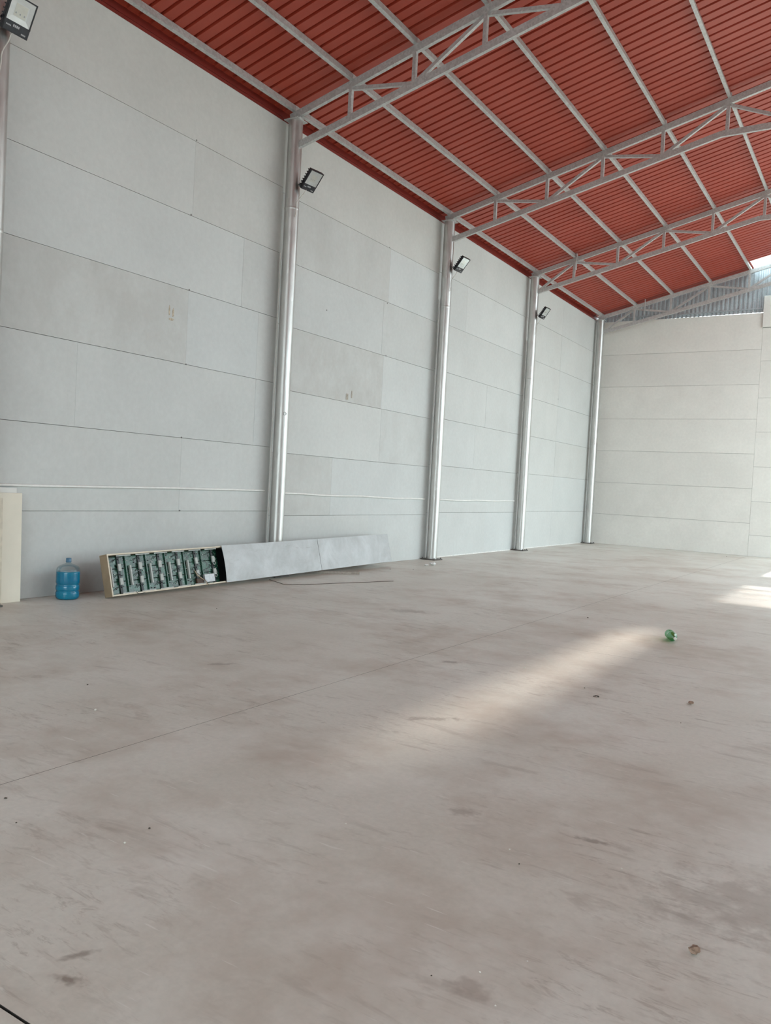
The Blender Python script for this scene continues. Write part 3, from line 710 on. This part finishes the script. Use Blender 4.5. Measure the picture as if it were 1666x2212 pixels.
# ------------------------------------------------------------------ green bottle lying on the floor
M_GREEN = glass_mat('green_bottle_plastic', (0.12, 0.58, 0.24, 1), 0.10, 0.28)
pa, pt = on_z(1459, 1381, 0.044), on_z(1441, 1366, 0.044)
ax = (pt-pa); ax.z = 0; ax.normalize()
gb = empty('green_bottle', (pa.x, pa.y, 0)); tag(gb, 'empty green plastic bottle lying on the open floor', 'bottle')
zx = ax; yx = Vector((0, 0, 1)).cross(ax); GM = Matrix(((0, yx.x, zx.x, 0), (0, yx.y, zx.y, 0), (1, yx.z, zx.z, 0.050), (0, 0, 0, 1)))
gp = [(r*1.12, z*1.1) for r, z in [(0.013, 0.012), (0.0145, 0.02), (0.017, 0.022), (0.0135, 0.026), (0.0155, 0.04), (0.024, 0.062), (0.035, 0.088), (0.042, 0.115), (0.0435, 0.14), (0.041, 0.155), (0.0405, 0.19), (0.0435, 0.21), (0.0435, 0.26), (0.042, 0.275), (0.034, 0.288), (0.018, 0.284), (0.0, 0.28)]]
MB().lathe(dense(gp, 2), 28, GM).build('bottle_body', M_GREEN, gb)
MB().lathe([(0.0, 0.0), (0.0155, 0.0), (0.0165, 0.003), (0.0165, 0.02), (0.013, 0.021)], 20, GM).build('cap', plain('white_cap', (0.72, 0.74, 0.66), 0.4), gb)
MB().lathe([(0.0468, 0.172), (0.0468, 0.208)], 28, GM).build('label_band', glass_mat('pale_green_label', (0.62, 0.88, 0.70, 1), 0.2, 0.4), gb)

# ------------------------------------------------------------------ litter on the floor
def lump(name, pos, r, m, label, cat, group=None, flat=0.55, seed=0, sub=2):
    rd = random.Random(seed); bm = bmesh.new(); bmesh.ops.create_icosphere(bm, subdivisions=sub, radius=r)
    for v in bm.verts:
        k = rd.uniform(0.68, 1.22); v.co *= k; v.co.z *= flat
    zm = min(v.co.z for v in bm.verts)
    for v in bm.verts: v.co.z -= zm
    me = bpy.data.meshes.new(name); bm.to_mesh(me); bm.free(); me.materials.append(m)
    o = bpy.data.objects.new(name, me); COL.objects.link(o); o.location = (pos[0], pos[1], 0.0); o.rotation_euler.z = rd.uniform(0, 6)
    return tag(o, label, cat, group)
M_FOAM = plain('white_foam', (0.80, 0.80, 0.78), 0.7); M_BROWN = plain('brown_lump', (0.30, 0.20, 0.145), 0.8, 0, .3, 60)
M_CRUMB = plain('pale_crumb', (0.72, 0.69, 0.62), 0.6); M_CRUMBD = plain('dark_crumb', (0.08, 0.065, 0.05), 0.8)
q = on_z(935, 1221); lump('foam_scrap', q, 0.06, M_FOAM, 'crumpled white foam scrap on the floor at the second full column', 'scrap', None, 0.5, 3)
q = on_z(922, 1222); lump('foam_scrap', q, 0.04, M_FOAM, 'smaller white foam scrap left of the larger one at the column', 'scrap', None, 0.4, 4)
q = on_z(1500, 2060); lump('dry_lump', q, 0.017, M_BROWN, 'brown crumpled dry lump on the concrete near the camera', 'litter', None, 0.8, 5)
q = on_z(1493, 1521); lump('dry_lump', q, 0.022, M_BROWN, 'small tan crumb on the floor right of the light streak', 'litter', None, 0.5, 6)
q = on_z(1289, 1505)
tag(MB().tube([q+Vector((-.018, -.02, .004)), q+Vector((0, 0, .008)), q+Vector((.018, .006, .004))], 0.0035, 6).tube([q+Vector((-.012, .012, .004)), q+Vector((0, 0, .008)), q+Vector((.018, -.012, .004))], 0.003, 6).build('dry_twig', M_CRUMBD), 'dark broken twig on the floor beside the light streak', 'litter')
for k, (u, v, r, dk) in enumerate([(270, 1822, .006, 0), (747, 1780, .005, 0), (742, 1768, .004, 0), (206, 1535, .010, 0), (1037, 2101, .004, 0), (1139, 2077, .004, 0), (1070, 2174, .004, 0), (1101, 1836, .005, 0), (1343, 1877, .005, 0),
        (1133, 1443, .010, 0), (912, 1514, .007, 0), (715, 1651, .006, 0), (323, 1790, .010, 1), (1122, 1867, .006, 1), (932, 2108, .005, 1), (35, 1778, .007, 1), (12, 1725, .012, 1), (1570, 1203, .02, 1), (189, 1480, .012, 1), (843, 1230, .018, 1), (893, 1230, .016, 1), (1270, 1335, .02, 1), (468, 1315, .012, 1), (1471, 1562, .007, 1), (1263, 1487, .012, 1)]):
    q = on_z(u, v)
    if dk: lump('dirt_crumb', q, r*0.6, M_CRUMBD, 'tiny dark crumb of dirt lying loose on the concrete floor', 'crumb', 'dark crumbs scattered on the floor', 0.5, 20+k, 1)
    else: lump('pale_crumb', q, r, M_CRUMB, 'tiny pale crumb lying loose on the concrete floor', 'crumb', 'pale crumbs scattered on the floor', 0.6, 20+k, 1)
